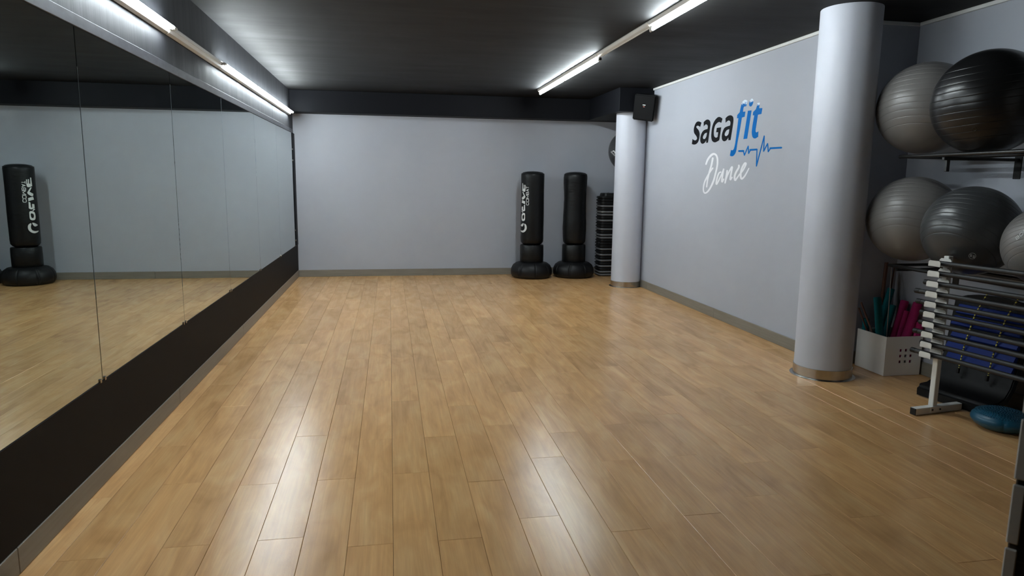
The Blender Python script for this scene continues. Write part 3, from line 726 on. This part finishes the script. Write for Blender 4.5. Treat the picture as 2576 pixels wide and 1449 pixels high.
# ------------------------------------------------------------------ BAR RACK WITH WEIGHTED BARS
AL = math.radians(8); U = Vector((math.sin(AL), -math.cos(AL), 0)); NN = Vector((-math.cos(AL), -math.sin(AL), 0))
P0 = Vector((3.757, 4.055, 0)); SPAN = .92
rk = thing('bar_rack', P0+U*SPAN/2, 'white steel rack holding ten black weighted bars', 'rack')
def local(origin): return Matrix.Translation(origin) @ Matrix((-NN, -U, Vector((0, 0, 1)))).transposed().to_4x4()   # x: away from the room, y: far, z: up
LV = [1.068-.0708*i for i in range(10)]
for s_, pp in enumerate((P0, P0+U*SPAN)):
    X = local(pp)
    box('post', (-.02, -.02, .05), (.02, .02, 1.115), 'white', rk, .003, 1, X)
    ft = box('foot', (-.175, -.024, .002), (.255, .024, .052), 'white', rk, .003, 1, X)
    for xx in (-.178, .252): box('end_cap', (xx, -.0235, .003), (xx+.006, .0235, .051), 'blackplastic', ft, .002, 1, X)
    box('foot_plate', (-.045, -.028, .012), (.055, -.023, .054), 'white', ft, .002, 1, X)
    for xx in (-.03, .04):
        bm = add_lathe(B_(), [(0, 0), (.007, 0), (.007, .004), (.004, .006), (0, .006)], (0, 0, 0), 12)
        bmesh.ops.transform(bm, matrix=X @ Matrix.Translation((xx, -.028, .032)) @ Matrix.Rotation(math.radians(90), 4, 'X'), verts=bm.verts); put('bolt', bm, 'blackmetal', ft, True)
    for z in LV:
        # cradle: rounded back plate, floor and front lip
        bm = B_()
        def plate(x, z0, z1, cut):
            lp = [(-.045, z0), (.045, z0), (.045, z1-cut), (.045-cut, z1), (-.045+cut, z1), (-.045, z1-cut)]
            add_prism(bm, [X @ Vector((x, a, b)) for a, b in lp], X.to_3x3() @ Vector((.004, 0, 0)))
        plate(-.124, z-.022, z+.018, .009); plate(-.026, z-.022, z+.030, .012)
        add_box(bm, (-.124, -.04, z-.022), (-.022, .04, z-.018), 0, 1, X)
        put('cradle', bm, 'white', rk)
    for zz in (.985, .455):
        tube('clamp_knob', X @ Vector((.02, 0, zz)), X @ Vector((.05, 0, zz)), .012, 'blackplastic', rk, 10)
over = [.015, .02, .05, .115, .095, .055, .055, .095, .03, .10]
names_ = ['top', 'second', 'third', 'fourth', 'fifth', 'sixth', 'seventh', 'eighth', 'ninth', 'lowest']
for i, z in enumerate(LV):
    c0 = P0 + NN*.085; a = c0 - U*(.045+over[i]) + Vector((0, 0, z+.001)); b = a + U*1.25
    lab = ('topmost black weighted bar on the white rack' if i == 0 else 'lowest black weighted bar on the white rack' if i == 9 else names_[i]+' black weighted bar from the top of the white rack')
    root = thing('weighted_bar', a, lab, 'bar', 'weighted bars on the white rack')
    d = U
    tube('shaft', a+d*.03, b-d*.03, .0165, 'blackrubber', root); tube('end_cap', a, a+d*.045, .0178, 'blackplastic', root); tube('end_cap', b-d*.045, b, .0178, 'blackplastic', root)

# ------------------------------------------------------------------ BLUE AND BLACK TRAINING BOARD
tb = thing('training_board', (3.955, 4.44, 0), 'black and blue training board with checked cords leaning behind the bars', 'training board')
y0, y1 = 3.88, 4.44
path = [(3.955, .085), (3.99, .095), (4.05, .10), (4.11, .125), (4.155, .19), (4.185, .28), (4.215, .42), (4.24, .58), (4.26, .72), (4.265, .76)]
th_ = .055
def board_loop(y, inset):
    up_ = [Vector((x, y, z)) for x, z in path]; dn = []
    for i, (x, z) in enumerate(path):
        a, b = path[max(i-1, 0)], path[min(i+1, len(path)-1)]; t = Vector((b[0]-a[0], b[1]-a[1])).normalized()
        q = Vector((x+t.y*th_, y, z-t.x*th_)); q.z = max(q.z, .003); dn.append(q)
    dn[0] = Vector((3.955, y, .008)); return up_+dn[::-1]
ys = [y0, y0+.03, y1-.03, y1]
bm = B_(); add_prism(bm, board_loop(y0, 0), (0, y1-y0, 0))
bmesh.ops.bevel(bm, geom=[e_ for e_ in bm.edges if abs((e_.verts[0].co-e_.verts[1].co).y) > .1 and e_.verts[0].co.x < 3.97 and e_.verts[0].co.z > .05], offset=.022, segments=3, affect='EDGES')
bmesh.ops.bevel(bm, geom=[e_ for e_ in bm.edges if abs((e_.verts[0].co-e_.verts[1].co).y) < .01], offset=.008, segments=2, affect='EDGES')
put('body', bm, 'board', tb, True)
# rounded head above the slats
hd = []
for k in range(13):
    a = math.pi*k/12; hd.append(Vector((4.275, 4.16+.27*math.cos(a), .70+.095*math.sin(a)**.6)))
add = add_prism(B_(), hd, (.045, 0, 0)); put('head', add, 'board', tb)
for i, (xa, za) in enumerate(((4.195, .275), (4.212, .365), (4.228, .455), (4.243, .545), (4.255, .635))):
    bm = B_(); ya_ = y1-.035-(.0 if i % 2 else .02)
    lp = [Vector((xa-.03, 0, za)), Vector((xa-.045, 0, za+.012)), Vector((xa-.012, 0, za+.070)), Vector((xa+.03, 0, za+.072)), Vector((xa+.02, 0, za))]
    add_prism(bm, [p+Vector((0, y0+.015, 0)) for p in lp], (0, ya_-y0-.015, 0)); put('blue_slat', bm, 'blue', tb)
for j, yc in enumerate((4.25, 4.03)):
    pts = [(4.125, yc, .215), (4.145, yc+.005, .30), (4.165, yc+.003, .42), (4.19, yc-.01, .56), (4.21, yc-.02, .66), (4.25, yc-.06, .81)]
    cdn = put('cord', add_sweep(B_(), pts, .0055, 8), 'cord', tb, True)
    tube('cord_handle', (4.122, yc, .21), (4.128, yc, .25), .011, 'blackplastic', cdn, 10)
st = []
for k in range(17):
    a = 2*math.pi*k/16; st.append((3.945+.003*math.cos(a), 4.285+.012*math.sin(a*1.0), .052+.038*math.cos(a)))
put('strap_loop', add_sweep(B_(), st, .0035, 6, False), 'yellow', tb, True)

tb.rotation_euler = (0, 0, math.radians(10))
# ------------------------------------------------------------------ BALANCE CUSHION
dc = Vector((3.972, 3.705, 0)); bc = thing('balance_cushion', dc, 'blue green inflatable balance cushion with raised nubs on the floor', 'balance cushion')
def pinch(t, z):
    x = (t-math.radians(228)+math.pi) % (2*math.pi)-math.pi; return 1-.045*math.exp(-(x/.06)**2)
put('cushion', add_lathe(B_(), [(0, .012), (.08, .004), (.12, .008), (.158, .03), (.176, .055), (.178, .066), (.172, .086), (.15, .108), (.105, .124), (.05, .132), (0, .134)], dc, 90, pinch), 'balance', bc, True)
bm = B_(); nn = 0
for ring_i in range(1, 11):
    rr2 = .0152*ring_i; zz = .134-.030*(rr2/.155)**2.6
    cnt = max(6, round(2*math.pi*rr2/.0155))
    for k in range(cnt):
        a = 2*math.pi*k/cnt+ring_i*.4; p = dc+Vector((rr2*math.cos(a), rr2*math.sin(a), zz-.003))
        top = bm.verts.new(p+Vector((0, 0, .0072)))
        rg, rh = [[bm.verts.new(p+Vector((w_*math.cos(q*math.pi/3), w_*math.sin(q*math.pi/3), h_))) for q in range(6)] for w_, h_ in ((.0044, .002), (.0034, .0058))]
        for q in range(6): bm.faces.new((rh[q], rh[(q+1) % 6], top)); bm.faces.new((rg[q], rg[(q+1) % 6], rh[(q+1) % 6], rh[q]))
nb = put('nubs', bm, 'balance', bc, True); tag(nb, kind='stuff')

# wall socket low in the alcove
q = on(2537, 964, 0, XA)
ws_ = thing('wall_socket', q, 'small pale socket low on the alcove wall', 'socket')
box('plate', (XA-.010, q.y-.04, q.z-.04), (XA, q.y+.04, q.z+.04), 'socket', ws_, .003)
box('insert', (XA-.012, q.y-.012, q.z-.022), (XA-.009, q.y+.016, q.z+.022), 'blackplastic', ws_, .001)

# ------------------------------------------------------------------ CABINET CLOSE TO THE VIEWER
DY = 1.1; DX = 1.1135*DY
ca = thing('storage_cabinet', (DX, DY, 0), 'black cabinet with a grey edge strip close at the right picture edge', 'cabinet')
ang = math.radians(-51); dd = Vector((math.cos(ang), math.sin(ang), 0))
XD = Matrix.Translation((DX, DY, 0)) @ Matrix((dd, Vector((-dd.y, dd.x, 0)), Vector((0, 0, 1)))).transposed().to_4x4()
box('body', (.004, .004, .004), (.46, .40, 1.222), 'blackplastic', ca, .003, 1, XD)
box('top_panel', (.001, .001, 1.222), (.463, .403, 1.24), 'blackplastic', ca, .003, 1, XD)
SEG = .1366; z_ = 1.58-.5297*DY - SEG*7
while z_ < 1.2:
    lo_, hi_ = max(z_+.006, .006), min(z_+SEG-.006, 1.22)
    if hi_-lo_ > .01: box('edge_strip', (0, -.001, lo_), (.021, .006, hi_), 'grey_edge', ca, .002, 1, XD)
    z_ += SEG
for zz in (.42, .83):
    box('drawer_gap', (.022, .0025, zz), (.458, .006, zz+.004), 'blackmetal', ca, 0, 1, XD)

assert n_pl <= 300
